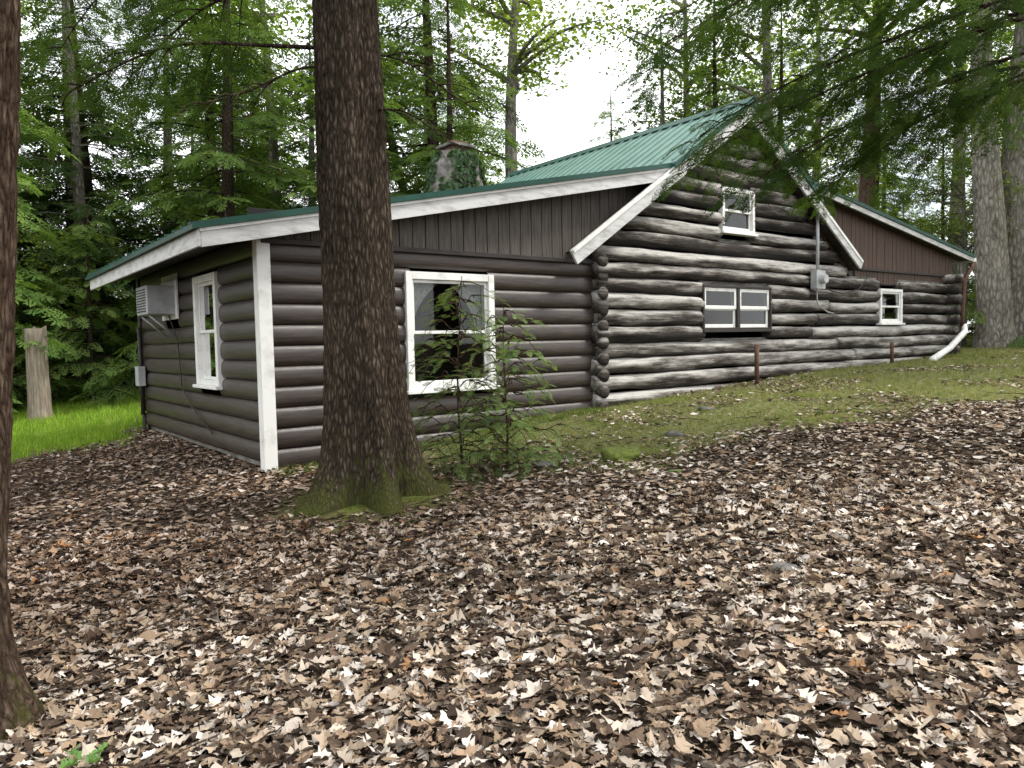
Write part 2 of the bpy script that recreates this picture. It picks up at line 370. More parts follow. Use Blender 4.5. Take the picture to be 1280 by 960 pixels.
# siding (convex half-log boards)
def siding(name,a0,a1,z0,rows,h,mp,holes):
    acc=Acc();pr=[(0.0,0.0),(.030,.05),(.048,.22),(.052,.5),(.046,.78),(.026,.95),(0,1.0)]
    for k in range(rows):
        za=z0+k*h;zb=za+h;segs=[(a0,a1)]
        for (h0,h1,v0,v1) in holes:
            if zb>v0 and za<v1:
                ns=[]
                for s in segs:
                    if h0>s[0] and h1<s[1]: ns+=[(s[0],h0),(h1,s[1])]
                    else: ns.append(s)
                segs=ns
        for s in segs:
            n=max(2,int((s[1]-s[0])/.25));aa=np.linspace(s[0],s[1],n)
            V=[];
            for a_ in aa:
                w=.003*(vn(a_*1.3,k*7.1,4)-.5)*2
                for (o_,t) in pr: V.append(mp(a_,o_+w,za+t*h))
            q=len(pr);F=[(i*q+j,(i+1)*q+j,(i+1)*q+j+1,i*q+j+1) for i in range(n-1) for j in range(q-1)]
            acc.add(V,F)
    V,F,_,_=acc.out();return mk(name,V,F,M_siding,smooth=True,parent=H)
front=lambda a,o_,z:(a,YF-o_,z); left=lambda a,o_,z:(XL-o_,a,z)
siding('front_siding',XL+.02,7.16,-1.24,11,.21,front,[(4.30,5.38,-.46,.76)])
siding('side_siding',YF,YB,-1.18,11,.21,left,[(8.9,9.66,-.36,.80),(10.6,11.25,.40,.90)])
box('foundation',XL+.03,7.2,YF+.02,YF+.2,-1.8,-1.235,M_conc);box('side_foundation',XL+.03,XL+.2,YF+.22,YB,-1.8,-1.175,M_conc)
box('back_wall',XL,17.8,YB,YB+.1,-1.6,1.25,M_siding);prism('back_gable',[(XL,1.25),(8.5,2.4),(10.23,3.5),(12,2.45),(17.8,1.7),(17.8,1.25)],YB,YB+.1,M_plank)
box('corner_board',XL-.075,XL+.06,YF-.075,YF-.045,-1.30,1.16,M_white);box('corner_board_side',XL-.075,XL-.05,YF-.042,YF+.05,-1.30,1.10,M_white)
box('corner_board_back',XL-.075,XL-.05,YB-.09,YB+.05,-1.30,1.10,M_dark)
# near-black sheets behind the glass; the unlit rooms' shade is in their colour
box('interior_shade_wall',XL+.3,17.6,YF+1.2,YF+1.25,-1.5,1.6,M_roomshade);box('interior_shade_side',XL+1.4,XL+1.45,YF+1.3,YB-.1,-1.5,1.4,M_roomshade)
box('interior_shade_upper',8.6,12,YF+1.0,YF+1.05,1.65,2.6,M_roomshade);box('interior_shade_floor',XL+.2,17.7,YF+.25,YB-.05,-1.3,-1.25,M_roomshade)
# windows
def window(nm,a0,a1,z0,z1,mp,panes=1,cas=.09,casm=M_white,curtain=True,off=.0,out=.085,s=.035,mul=.035,cl=.95):
    e=D.objects.new(nm,None);COL.objects.link(e);e.parent=H
    def bx(n,p,q,m_,b=.004):
        A=mp(*p);B=mp(*q)
        return box(n,min(A[0],B[0]),max(A[0],B[0]),min(A[1],B[1]),max(A[1],B[1]),min(A[2],B[2]),max(A[2],B[2]),m_,e,b)
    bx('casing_left',(a0,-.02,z0),(a0+cas,out,z1),casm);bx('casing_right',(a1-cas,-.02,z0),(a1,out,z1),casm)
    bx('casing_top',(a0+cas+.001,-.02,z1-cas),(a1-cas-.001,out-.003,z1),casm)
    bx('casing_bottom',(a0+cas+.001,-.02,z0),(a1-cas-.001,out-.003,z0+cas*.7),casm)
    bx('sill',(a0-.03,-.02,z0-.04),(a1+.03,out+.04,z0-.002),casm)
    b0=a0+cas+.002;b1=a1-cas-.002;wv=(b1-b0)/panes;zz0=z0+cas*.7+.002;zz1=z1-cas-.002;zm=(zz0+zz1)/2
    for k in range(panes):
        p0=b0+k*wv;p1=p0+wv
        if k: bx('mullion',(p0-mul,-.02,zz0),(p0+mul,out-.006,zz1),M_dark)
        if panes>1: p0+= mul+.002 if k else 0; p1-= mul+.002 if k<panes-1 else 0
        for nme,q0,q1,q2,q3,dd in(('sash_upper',p0,p1,zm-.02,zz1,.045),('sash_lower',p0,p1,zz0,zm+.018,.022)):
            bx(nme+'_l',(q0,-.02,q2),(q0+s,dd,q3),M_white);bx(nme+'_r',(q1-s,-.02,q2),(q1,dd,q3),M_white)
            bx(nme+'_t',(q0+s+.001,-.018,q3-s),(q1-s-.001,dd-.002,q3),M_white);bx(nme+'_b',(q0+s+.001,-.018,q2),(q1-s-.001,dd-.002,q2+s),M_white)
            A=[mp(q0+s*.5,dd-.015,q2+s*.5),mp(q1-s*.5,dd-.015,q2+s*.5),mp(q1-s*.5,dd-.015,q3-s*.5),mp(q0+s*.5,dd-.015,q3-s*.5)]
            mk(nme+'_glass',A,[(0,1,2,3)],M_glass,parent=e)
        if curtain:
            for sgn in(0,1):
                V=[];nn=26;mm=14
                for i_ in range(mm):
                    t=i_/(mm-1);zc=zz1-.02-t*(zz1-zm)*cl
                    wd=(p1-p0)*(.44-.36*math.sin(t*math.pi/2)**.8)
                    for j_ in range(nn):
                        u=j_/(nn-1);aa=(p0+u*wd) if not sgn else (p1-u*wd)
                        V.append(mp(aa,-.10+.012*math.sin(u*38),zc))
                F=[(i_*nn+j_,i_*nn+j_+1,(i_+1)*nn+j_+1,(i_+1)*nn+j_) for i_ in range(mm-1) for j_ in range(nn-1)]
                mk('curtain',V,F,M_curt,smooth=True,parent=e)
    return e
window('front_window',4.22,5.44,-.52,.82,front,1,.085)
window('side_window',8.82,9.73,-.43,.87,left,1,.085,curtain=False)
cab=lambda a,o_,z:(a,7.40-o_,z)
window('double_window',9.30,11.08,.13,.82,cab,2,.04,M_dark,False,out=.07,s=.055)
window('small_window',14.72,15.62,.23,.90,cab,1,.06,M_white,False,out=.07)
window('gable_window',9.78,10.62,1.66,2.34,cab,1,.06,M_white,False,out=.07)
# planks
def planks(nm,x0,x1,w,lo,hi,y,m_):
    acc=Acc();x=x0
    while x<x1-.02:
        xa,xb=x+.006,min(x+w,x1)-.006
        dy=random.uniform(-.003,.003);v=[]
        for yy in(y-.022+dy,y):
            v+=[(xa,yy,lo(xa)),(xb,yy,lo(xb)),(xb,yy,hi(xb)),(xa,yy,hi(xa))]
        if hi(xa)>lo(xa)+.01 or hi(xb)>lo(xb)+.01:
            acc.add(v,[(0,1,2,3),(7,6,5,4),(0,4,5,1),(1,5,6,2),(2,6,7,3),(3,7,4,0)])
        x+=w
    V,F,_,_=acc.out();return mk(nm,V,F,m_,parent=H)
planks('wing_planks',XL-.02,8.6,.172,lambda x:min(max(1.075,gl_(x)-.22),wz(x)-.06),lambda x:wz(x)-.03,YF-.03,M_plank)
prism('wing_planks_backing',[(XL,1.0),(7.0,1.0),(8.6,2.3),(8.6,wz(8.6)-.05),(XL,wz(XL)-.05)],YF-.028,YF+.02,M_dark)
planks('annex_planks',12.0,18.1,.16,lambda x:min(max(1.27,gl_(x)-.22),az(x)-.06),lambda x:az(x)-.03,YF-.06,M_plankR)
planks('annex_planks_lower',13.95,17.75,.11,lambda x:1.0,lambda x:1.235,YF-.03,M_plankR)
prism('annex_backing',[(14.0,.98),(18.1,.98),(18.1,az(18.1)-.05),(12.0,az(12)-.05)],YF-.025,YF+.02,M_dark)
box('annex_trim',13.95,18.1,YF-.10,YF-.065,1.235,1.28,M_dark)
box('wing_trim',XL-.03,7.2,YF-.085,YF-.056,1.03,1.085,M_dark)
# logs
acc=Acc();chk=Acc();HS=[(9.33,11.05,.10,.84),(14.74,15.60,.18,.94),(9.80,10.60,1.62,2.38)]
def addlog(x0,x1,y,z,r,k,light):
    n=max(3,int((x1-x0)/.10));xs=np.linspace(x0,x1,n)
    P=np.stack([xs,y+.02*(vn(xs*.7,k*3.7,1)-.5),z+.05*(vn(xs*.6,k*5.3,2)-.5)],-1)
    def dsp(P,rad,th):
        xx=P[:,0][:,None];return rad[:,None]*(1+.34*(vn(xx*.8,np.cos(th)[None]*1.4+k*9,np.sin(th)[None]*1.4)-.5)+.24*(vn(xx*3.5,np.cos(th)[None]*3.5+k*9,np.sin(th)[None]*3.5)-.5)+.12*(vn(xx*2,np.cos(th)[None]*11+k*5,np.sin(th)[None]*11)-.5))
    V,F=tube(P,np.full(n,r),20,True,dsp);acc.add(V,F,(light,0,0))
zs=-1.03;row=0
while zs<3.25:
    if zs<.98: x0,x1=7.10+random.uniform(-.05,.03),17.85+random.uniform(-.05,.1)
    else:
        hw=(3.42-zs-.09)/.65;x0,x1=max(7.08,10.23-hw),min(13.95,10.23+hw)
    segs=[(x0,x1)]
    if zs<.9:
        cut=random.uniform(12.2,14.3);segs=[(x0,cut-.004),(cut+.004,x1)]
    for(h0,h1,v0,v1) in HS:
        if zs+.10>v0 and zs-.10<v1:
            ns=[]
            for s in segs:
                if h0<s[1] and h1>s[0]:
                    if h0-s[0]>.1: ns.append((s[0],h0))
                    if s[1]-h1>.1: ns.append((h1,s[1]))
                else: ns.append(s)
            segs=ns
    for s in segs:
        if zs>float(gz(s[1],7.4))-.3:
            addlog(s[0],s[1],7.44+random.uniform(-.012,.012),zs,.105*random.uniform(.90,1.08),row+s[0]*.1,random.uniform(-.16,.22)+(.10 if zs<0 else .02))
        V=[(a,b,c) for a in(s[0]+.03,s[1]-.0) for b in(7.435,7.50) for c in(zs-.14,zs+.14)]
        chk.add(V,[(0,1,3,2),(4,6,7,5),(0,4,5,1),(2,3,7,6),(0,2,6,4),(1,5,7,3)])
    row+=1;zs+=.222
def ylog(x,y0,y1,z,r,k):
    n=12;P=np.stack([np.full(n,x)+np.zeros(n),np.linspace(y0,y1,n),np.full(n,z)],-1)
    V,F=tube(P,np.full(n,r)*(1+.1*(vn(np.arange(n)*.7,k)-.5)),16,True);acc.add(V,F,(random.uniform(-.25,.0),0,0))
z_=-.6;k=0
while z_<1.2: ylog(17.75,7.12+random.uniform(-.05,.05),12.9,z_,.105,k);z_+=.222;k+=1
z_=-.92
while z_<1.1: ylog(7.2,7.33,9,z_,.09,k);z_+=.222;k+=1
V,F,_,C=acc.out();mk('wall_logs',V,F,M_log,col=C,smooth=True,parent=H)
V,F,_,C=chk.out();mk('chinking',V,F,M_chink,parent=H)
box('cabin_foundation',7.25,17.7,7.40,7.52,-1.6,-.92,M_conc)
# roofs
Y0=7.21;YE=13.1
def slab(nm,p,q,th,y0,y1,m_): return prism(nm,[p,q,(q[0],q[1]-th),(p[0],p[1]-th)],y0,y1,m_)
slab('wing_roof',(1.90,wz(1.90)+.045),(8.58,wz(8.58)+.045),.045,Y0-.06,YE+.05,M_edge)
slab('wing_soffit',(2.0,wz(2.0)-.075),(XL+6,wz(XL+6)-.075),.02,Y0+.035,YE,M_dark)
slab('wing_fascia',(1.985,wz(1.985)-.003),(8.6,wz(8.6)-.003),.17,Y0-.02,Y0+.02,M_fascia)
slab('wing_fascia_trim',(1.97,wz(1.97)-.002),(8.6,wz(8.6)-.002),.03,Y0-.035,Y0-.022,M_white)
box('eave_fascia',1.955,1.983,Y0-.02,YE,.93,1.09,M_fascia)
for k in range(20):
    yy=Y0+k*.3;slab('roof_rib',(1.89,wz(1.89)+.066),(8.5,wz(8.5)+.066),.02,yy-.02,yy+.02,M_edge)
PK=10.23
def gline(x,d=0): return 3.66-.65*abs(x-PK)+d
prism('gable_roof_left',[(PK,3.66),(8.45,gline(8.45)),(8.45,gline(8.45)-.05),(PK,3.61)],Y0-.10,YE+.1,M_roof)
prism('gable_roof_right',[(PK+.001,3.66),(12.3,gline(12.3)),(12.3,gline(12.3)-.05),(PK+.001,3.61)],Y0-.10,YE+.1,M_roof)
prism('gable_edge_left',[(PK,3.672),(8.40,gline(8.40)+.012),(8.40,gline(8.40)-.075),(PK,3.585)],Y0-.125,Y0-.102,M_edge)
prism('gable_edge_right',[(PK+.001,3.672),(12.2,gline(12.2)+.012),(12.2,gline(12.2)-.075),(PK+.001,3.585)],Y0-.125,Y0-.102,M_edge)
for k in range(27):
    yy=Y0+.02+k*.225
    prism('rib',[(PK-.08,gline(PK-.08,.028)),(8.5,gline(8.5,.028)),(8.5,gline(8.5,-.01)),(PK-.08,gline(PK-.08,-.01))],yy-.016,yy+.016,M_roof)
prism('ridge_cap',[(PK-.16,gline(PK-.16,.036)),(PK,3.71),(PK+.16,gline(PK-.16,.036)),(PK+.16,gline(PK-.16,.029)),(PK,3.70),(PK-.16,gline(PK-.16,.029))],Y0-.13,YE+.12,M_edge)
c_,s_=math.cos(math.atan(.65)),math.sin(math.atan(.65));bw=.20
def rake(nm,xe,sg,y0,y1,m_,top,bw):
    A=(PK,top);B=(PK+sg*xe,top-.65*xe)
    return prism(nm,[A,B,(B[0]-sg*s_*bw,B[1]-c_*bw),(PK,top-bw/c_)],y0,y1,m_)
rake('rake_left',3.78,-1,Y0-.075,Y0-.04,M_fascia,3.60,.20);rake('rake_right',3.45,1,Y0-.075,Y0-.04,M_fascia,3.595,.17)
rake('rake_left_cap',3.76,-1,Y0-.088,Y0-.076,M_white,3.598,.05);rake('rake_right_cap',3.43,1,Y0-.088,Y0-.076,M_white,3.593,.05)
rake('soffit_left',3.6,-1,Y0-.038,YF-.05,M_dark,3.50,.02);rake('soffit_right',3.5,1,Y0-.038,YF-.05,M_dark,3.50,.02)
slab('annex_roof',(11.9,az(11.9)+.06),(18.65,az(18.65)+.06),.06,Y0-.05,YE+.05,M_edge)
slab('annex_fascia',(12.1,az(12.1)-.002),(18.6,az(18.6)-.002),.09,Y0-.02,Y0+.015,M_fascia)
slab('annex_soffit',(12.1,az(12.1)-.04),(18.6,az(18.6)-.04),.02,Y0+.02,YF,M_dark)
box('annex_gutter',18.60,18.70,Y0-.05,YE,1.58,1.67,M_white)
# downspout
def pipe(nm,pts,r,m_,n=8,parent=H):
    P=np.array(pts,float);V,F=tube(P,np.full(len(P),r),n,True);return mk(nm,V,F,m_,smooth=True,parent=parent)
pipe('downspout',[(18.65,7.2,1.6),(18.55,7.2,1.45),(18.25,7.22,1.2),(18.2,7.24,.5),(18.2,7.24,.12)],.045,M_rust)
pipe('downspout_extension',[(18.25,7.22,.16),(18.1,7.15,.02),(16.9,6.95,-.30),(15.6,6.75,-.52)],.065,M_white)
# meter
pipe('service_conduit',[(12.36,7.27,2.05),(12.36,7.27,1.6),(12.36,7.27,1.14)],.03,M_metal)
pipe('weatherhead',[(12.36,7.27,2.04),(12.34,7.2,2.14),(12.32,7.12,2.10)],.04,M_metal)
box('meter_box',12.22,12.50,7.20,7.32,.82,1.14,M_metal)
V,F=tube(np.array([(12.36,7.20,.99),(12.36,7.10,.99)]),[.09,.075],16,True);mk('meter_dial',V,F,M_metal,parent=H)
pipe('cable',[(12.5,7.29,.95),(12.8,7.27,.80),(13.2,7.27,.76),(13.8,7.28,.86),(14.2,7.28,1.15)],.011,M_dark,6)
pipe('cable_low',[(12.36,7.29,.83),(12.36,7.27,.55),(12.7,7.27,.42),(12.9,7.27,.40)],.012,M_metal,6)
for q,(xx,yy,hh) in enumerate(((10.1,6.95,.62),(14.6,7.05,.42))):
    zg=float(gz(xx,yy));e=pipe('vent_pipe',[(xx,yy,zg-.1),(xx,yy,zg+hh*.5),(xx,yy,zg+hh)],.035,M_rust,10,None)
# AC
AC=empty('air_conditioner');AC.parent=H
box('case',2.22,XL-.01,10.62,11.24,.46,.84,M_metal,AC,.012);box('surround',2.56,XL-.055,10.52,11.34,.40,.92,M_white,AC)
for q in range(9): box('louvre',2.212,2.219,10.68,11.18,.50+q*.035,.515+q*.035,M_dark,AC,0)
for q in(10.7,11.15): pipe('bracket',[(2.26,q,.45),(2.56,q,.18)],.014,M_metal,6,AC)
box('sash_above',2.57,XL-.054,10.52,11.34,.925,1.0,M_white,AC)
pipe('ac_cord',[(2.5,10.7,.45),(2.56,10.55,.1),(2.56,10.45,-.5),(2.55,9.9,-.75),(2.57,9.2,-1.0)],.009,M_dark,6)
pipe('side_pipe',[(2.54,12.75,.35),(2.54,12.75,-.3),(2.54,12.75,-1.0)],.03,M_dark,8)
box('side_meter',2.47,2.57,12.6,12.84,-.55,-.25,M_metal)
# chimney: field stones, ivy, cap
CH=D.objects.new('chimney',None);COL.objects.link(CH);CH.parent=H
def cd_(P,rad,th):
    zz=P[:,2][:,None];b=1-np.abs(2*vn(np.cos(th)*3.2+9,np.sin(th)*3.2,zz*6)-1)
    return rad[:,None]*(1+.14*(b-.5)+.10*(vn(np.cos(th)*6+9,np.sin(th)*6,zz*11)-.5)+.06*np.abs(np.cos(2*th)))
V,F=tube(np.stack([np.full(60,7.2),np.full(60,10.85),np.linspace(1.7,3.22,60)],-1),np.interp(np.linspace(1.7,3.22,60),[1.7,2.6,3.0,3.22],[.50,.46,.38,.27]),64,True,cd_)
mk('stack',V,F,M_stone,parent=CH)
box('flue',7.02,7.38,10.67,11.03,3.2,3.30,M_rust,CH);box('cap_slab',6.96,7.44,10.61,11.09,3.302,3.345,M_stone,CH)
box('cap_top',7.05,7.35,10.7,11.0,3.347,3.40,M_rust,CH)
n=3600;th=rng.uniform(0,6.283,n);zz=rng.uniform(1.9,3.2,n);rr=np.interp(zz,[1.7,2.6,3.0,3.2],[.53,.50,.42,.31])+rng.uniform(0,.06,n)
k=vn(np.cos(th)*3+4,np.sin(th)*3,zz*3.5)>.36;th,zz,rr=th[k],zz[k],rr[k];n=len(th)
out=np.stack([np.cos(th),np.sin(th),.3+0*th],-1);d=norm(np.stack([-np.sin(th),np.cos(th),rng.normal(-1,.6,n)],-1))
R=basis(d,out+rng.normal(0,.3,(n,3)),rng.uniform(.05,.09,n));T=np.stack([7.2+np.cos(th)*rr,10.85+np.sin(th)*rr,zz],-1)
lv=np.array([(-.5,0,0),(-.2,.45,0),(.55,0,-.05),(-.2,-.45,0)]);lf=np.array([(0,3,2,1)])
V,F=scat(lv,lf,R,T);c=np.array([.06,.095,.05])*rng.uniform(.4,2.4,(n,1));mk('ivy',V,F,M_leaf,col=np.repeat(c,4,0),parent=CH)

# ------------------------------------------------------------------ vegetation builders
def frond(ns,nl,ll,lw,sd,both=True):
    r=random.Random(sd);V=[];F=[]
    def lf(p,a,L,w):
        b=len(V);dx,dy=math.cos(a),math.sin(a)
        for u,s in((0,0),(.5,1),(1,0),(.5,-1)):
            V.append([p[0]+dx*L*u-dy*w*s,p[1]+dy*L*u+dx*w*s,r.uniform(-.012,.012)])
        F.append((b,b+3,b+2,b+1))
    for i in range(ns):
        t=(i+.5)/ns
        for s in(-1,1):
            a=s*math.radians(52+r.uniform(-10,10));Ls=(.40*(1-t)**.8+.07)*r.uniform(.75,1.2)
            for j in range(nl):
                u=(j+.4)/nl;p=(t+math.cos(a)*u*Ls,math.sin(a)*u*Ls)
                lf(p,a+(.75 if j%2 else -.75)+r.uniform(-.2,.2),ll*r.uniform(.7,1.2),lw)
                if both: lf(p,a+(-.6 if j%2 else .6),ll*r.uniform(.7,1.1),lw)
        lf((t,0),r.uniform(-.4,.4),ll*1.4,lw)
    V=np.array(V);V[:,2]+=-.22*V[:,0]**2-.25*V[:,1]**2
    b=len(V);V=np.vstack([V,[(0,-.006,0),(0,.006,0),(1,.003,-.22),(1,-.003,-.22)]]);F.append((b,b+1,b+2,b+3))
    return V,np.array(F)
FR_F=[frond(7,4,.095,.020,k) for k in range(4)]
FR_C=[frond(6,3,.20,.036,k+10,False) for k in range(4)]
def add_fronds(acc,FR,P,Dr,sz,cols,upj=.25):
    P=np.array(P);Dr=np.array(Dr);sz=np.array(sz);n=len(P)
    R=basis(Dr,np.array([0,0,1.])+rng.normal(0,upj,(n,3)),sz);idx=rng.integers(0,len(FR),n)
    for q,(tv,tf) in enumerate(FR):
        s=idx==q
        if not s.any(): continue
        m=rng.random((s.sum(),1));c=np.array(cols[0])*(1-m)+np.array(cols[1])*m
        V,F=scat(tv,tf,R[s],P[s]);acc.add(V,F,np.repeat(c,len(tv),0),1)
def trunkV(acc,path,rad,n=14,m=0,amp=.12,fq=6):
    P=np.array(path,float);
    def dsp(P,rad,th): return rad[:,None]*(1+amp*(vn(np.cos(th)[None]*3,np.sin(th)[None]*3,P[:,2][:,None]*.6+fq)-.5)*2)
    V,F=tube(P,rad,n,False,dsp);acc.add(V,F,(0,0,0),m)
def hemlock(Ht,L0,zs,seed,cols,FR=FR_C,fs=.85,step=.5,r0=.22,nb=4,sp=.40):
    r=random.Random(seed);acc=Acc();nz=14
    zt=np.linspace(-.3,Ht,nz);trunkV(acc,np.stack([.1*np.sin(zt*.3+seed),.1*np.cos(zt*.25),zt],-1),np.interp(zt,[-.3,.3,Ht],[r0*1.5,r0,.02]))
    P=[];Dr=[];sz=[];z=zs
    while z<Ht-.2:
        for k in range(nb):
            a=r.uniform(0,6.28);L=L0*(max(.05,1-z/Ht))**.75*r.uniform(.55,1.15)+.15;rise=r.uniform(-.05,.25)
            zb=z+r.uniform(-.2,.2);dx,dy=math.cos(a),math.sin(a);dr=.30
            fn=lambda t:np.array([dx*L*t,dy*L*t,zb+rise*L*t-dr*L*t*t])
            V,F=tube(np.array([fn(t) for t in(0,.35,.7,1)]),np.array([.03,.022,.012,.004])*(L/3+.3),3);acc.add(V,F,(0,0,0),0)
            nn=max(2,int(L/sp));s=1
            for i in range(nn):
                t=.15+.85*(i+.5)/nn
                for s in(-1,1):
                    aa=a+s*r.uniform(.5,1.1);P.append(fn(t));Dr.append((math.cos(aa),math.sin(aa),r.uniform(-.45,.05)));sz.append(fs*min(1,.45+L*.25)*r.uniform(.6,1.15)*(1.1-.4*t))
            P.append(fn(.93));Dr.append((dx,dy,-.35));sz.append(fs*.8*min(1,.4+L*.3))
        z+=step*r.uniform(.7,1.3)
    add_fronds(acc,FR,P,Dr,sz,cols);return acc
def decid(Ht,cr,zc,seed,cols,nc=300,nl=30,ls=.17,r0=.24,lean=0):
    r=random.Random(seed);acc=Acc();zt=np.linspace(-.4,Ht*.9,16)
    px=lambda z:lean*z+.18*np.sin(z*.35+seed);py=lambda z:.15*np.cos(z*.3+seed*2)-.15
    trunkV(acc,np.stack([px(zt),py(zt),zt],-1),np.interp(zt,[-.4,.4,Ht*.9],[r0*1.6,r0,.04]),16,amp=.08)
    g=np.random.default_rng(seed);cent=[]
    for k in range(16):
        zb=r.uniform(zc*.9,Ht*.8);a=r.uniform(0,6.28);L=cr*r.uniform(.5,1.05);rise=r.uniform(.3,.9)
        b=np.array([px(zb),py(zb),zb]);pts=[b+np.array([math.cos(a+.3*t)*L*t,math.sin(a+.3*t)*L*t,rise*L*t-.25*L*t*t]) for t in np.linspace(0,1,6)]
        V,F=tube(np.array(pts),np.linspace(r0*.36,.015,6),5);acc.add(V,F,(0,0,0),0)
        for t in range(2,6):
            for q in range(2): cent.append(pts[t]+g.normal(0,.45,3)*np.array([1,1,.5])*cr/3.4)
    n2=max(20,nc-len(cent));th=g.uniform(0,6.28,n2);u=g.uniform(0,1,n2);zz=zc+(Ht-zc)*u;rad=cr*np.sqrt(np.clip(np.sin(np.clip(u*.9+.1,0,1)*math.pi),.05,1))*g.uniform(.3,1.05,n2)
    cent=np.vstack([np.array(cent),np.stack([px(zz)+np.cos(th)*rad,py(zz)+np.sin(th)*rad,zz],-1)])
    cw=g.uniform(.6,1.3,len(cent))
    P=(cent[:,None]+g.normal(0,1,(len(cent),nl,3))*np.array([.42,.42,.16])).reshape(-1,3)
    n=len(P);a=g.uniform(0,6.28,n);Dr=np.stack([np.cos(a),np.sin(a),g.normal(-.3,.3,n)],-1)
    R=basis(Dr,np.array([0,0,1.])+g.normal(0,.5,(n,3)),g.uniform(.6,1.2,n)*ls)
    tv=np.array([(-.5,0,0),(0,.36,.03),(.6,0,-.08),(0,-.36,.03)])
    V,F=scat(tv,np.array([(0,3,2,1)]),R,P);m=g.random((n,1));c=(np.array(cols[0])*(1-m)+np.array(cols[1])*m)*np.repeat(cw,nl)[:,None]
    acc.add(V,F,np.repeat(c,4,0),1);return acc
def tmesh(nm,acc,bk):
    V,F,Mi,C=acc.out();return mk(nm,V,F,[bk,M_leaf],mi=Mi,col=C,link=False)
GH=((.065,.115,.032),(.15,.225,.062));GH2=((.038,.072,.024),(.09,.14,.044));GD=((.08,.14,.03),(.175,.255,.055));GY=((.115,.175,.035),(.24,.31,.07));GN=((.022,.045,.013),(.065,.105,.026))
hemA=tmesh('hemlock_a',hemlock(15,3.3,1.2,1,GH),M_bark);hemB=tmesh('hemlock_b',hemlock(12,2.8,.8,2,GH2),M_barkG)
hemS=tmesh('hemlock_small',hemlock(5.0,1.9,.2,5,((.11,.18,.05),(.24,.32,.10)),fs=.6,step=.32,r0=.06,sp=.34),M_bark)
decA=tmesh('decid_a',decid(15,3.4,3.5,3,GD),M_barkG);decB=tmesh('decid_b',decid(17,3.8,6.5,4,GY),M_barkG)
decC=tmesh('decid_small',decid(6,2.0,1.0,8,GY,nc=130,nl=26,ls=.15,r0=.06),M_barkG)
def inst(nm,me,x,y,s=1,rot=None,parent=None,dz=0):
    o=D.objects.new(nm,me);COL.objects.link(o);o.location=(x,y,float(gz(x,y))-.05+dz);o.rotation_euler=(0,0,random.uniform(0,6.28) if rot is None else rot);o.scale=(s,s,s*random.uniform(.92,1.08))
    if parent:o.parent=parent
    return o
DT=empty('distant_trees');pts=[]
def ok(x,y,md):
    if 0<x<21 and 5<y<15.5: return False
    return all((x-a)**2+(y-b)**2>md*md for a,b in pts)
tries=0
def skyx(x,y): return (.794*x-.608*y)/max(.1,.608*x+.794*y)
while tries<6000 and len(pts)<115:
    tries+=1;R_=random.uniform(19,50);an=yaw+random.uniform(-.80,.80);x0,y0=R_*math.cos(an),R_*math.sin(an)
    if not ok(x0,y0,2.9): continue
    t=skyx(x0,y0)
    if y0<5 and x0<20: continue
    gap=(.0<t<.12) or (.50<t<.64)
    if gap and random.random()<.75: continue
    if lgrass(np.array([x0]),np.array([y0]))[0]>.3 : continue
    me=random.choices([hemA,hemB,hemS,decA,decB,decC],[.24,.18,.18,.14,.14,.12] if t>-.15 else [.36,.22,.20,.12,.04,.06])[0]
    sc=random.uniform(.65,1.15)*(.45 if gap and me in(hemA,decA,decB,hemB) else 1)
    inst('tree',me,x0,y0,sc,parent=DT);pts.append((x0,y0))
for k in range(46):   # unseen trees around / behind the viewer, added to darken the window reflections
    R_=random.uniform(17,30);an=yaw+random.uniform(1.0,5.28);x0,y0=R_*math.cos(an),R_*math.sin(an)
    ds=x0*.79-y0*.62
    if ds>R_*.75: continue
    if ok(x0,y0,4) : inst('tree',random.choice([hemA,hemB,decA,hemS]),x0,y0,random.uniform(.5,.8),parent=DT);pts.append((x0,y0))
for k in range(70):   # understorey
    R_=random.uniform(20,40);an=yaw+random.uniform(-.7,.75);x0,y0=R_*math.cos(an),R_*math.sin(an)
    if ok(x0,y0,.8) and not(y0<5 and x0<22): inst('tree',random.choice([hemS,decC,hemS]),x0,y0,random.uniform(.5,1.2),parent=DT)
for (x0,y0,s) in((.5,25.5,1.1),(-1.6,24,1.0),(1.6,28.5,1.2),(-3.2,27,1.1),(-.8,31,1.2),(3.6,26.5,1.1),(-2.6,21.5,.9),(6.5,27,1.2),(9.5,29,1.2)): inst('tree',random.choice([hemA,hemB]),x0,y0,s,parent=DT)

# trees standing near the house, each one its own object
def bigtree(nm,x,y,r0,Ht,zc,bk,cols,seed,lean=0,rot=0,cr=3.0):
    me=tmesh(nm,decid(Ht,cr,zc,seed,cols,nc=180,nl=28,r0=r0,lean=lean),bk);return inst(nm,me,x,y,1,rot)
bigtree('maple_tree',14.8,18.9,.30,18,9.5,M_barkG,GY,21)
bigtree('maple_tree',21.6,11.2,.27,16,7.5,M_barkR,GD,22)
bigtree('maple_tree',22.8,15.5,.27,18,8.5,M_barkG,GY,23)
bigtree('maple_tree',22.5,18.6,.2,16,6,M_barkG,GD,24)
bigtree('maple_tree',7.9,21.7,.2,16,6,M_barkG,GD,25)
bigtree('maple_tree',12.9,21.6,.17,15,6,M_barkG,GY,26,lean=-.15)
bigtree('oak_tree',20.9,7.9,.40,17,8.5,M_barkG,GD,27)
bigtree('oak_tree',22.1,7.5,.46,18,8.5,M_barkG,GY,28)
bigtree('maple_tree',25.6,10.6,.25,17,8,M_barkG,GY,29)
inst('hemlock_tree',hemA,.6,19.5,.8);inst('hemlock_tree',hemA,5.6,17.8,.85);inst('hemlock_tree',hemB,3.2,22.7,1);inst('hemlock_tree',hemA,9.0,18.2,.9)
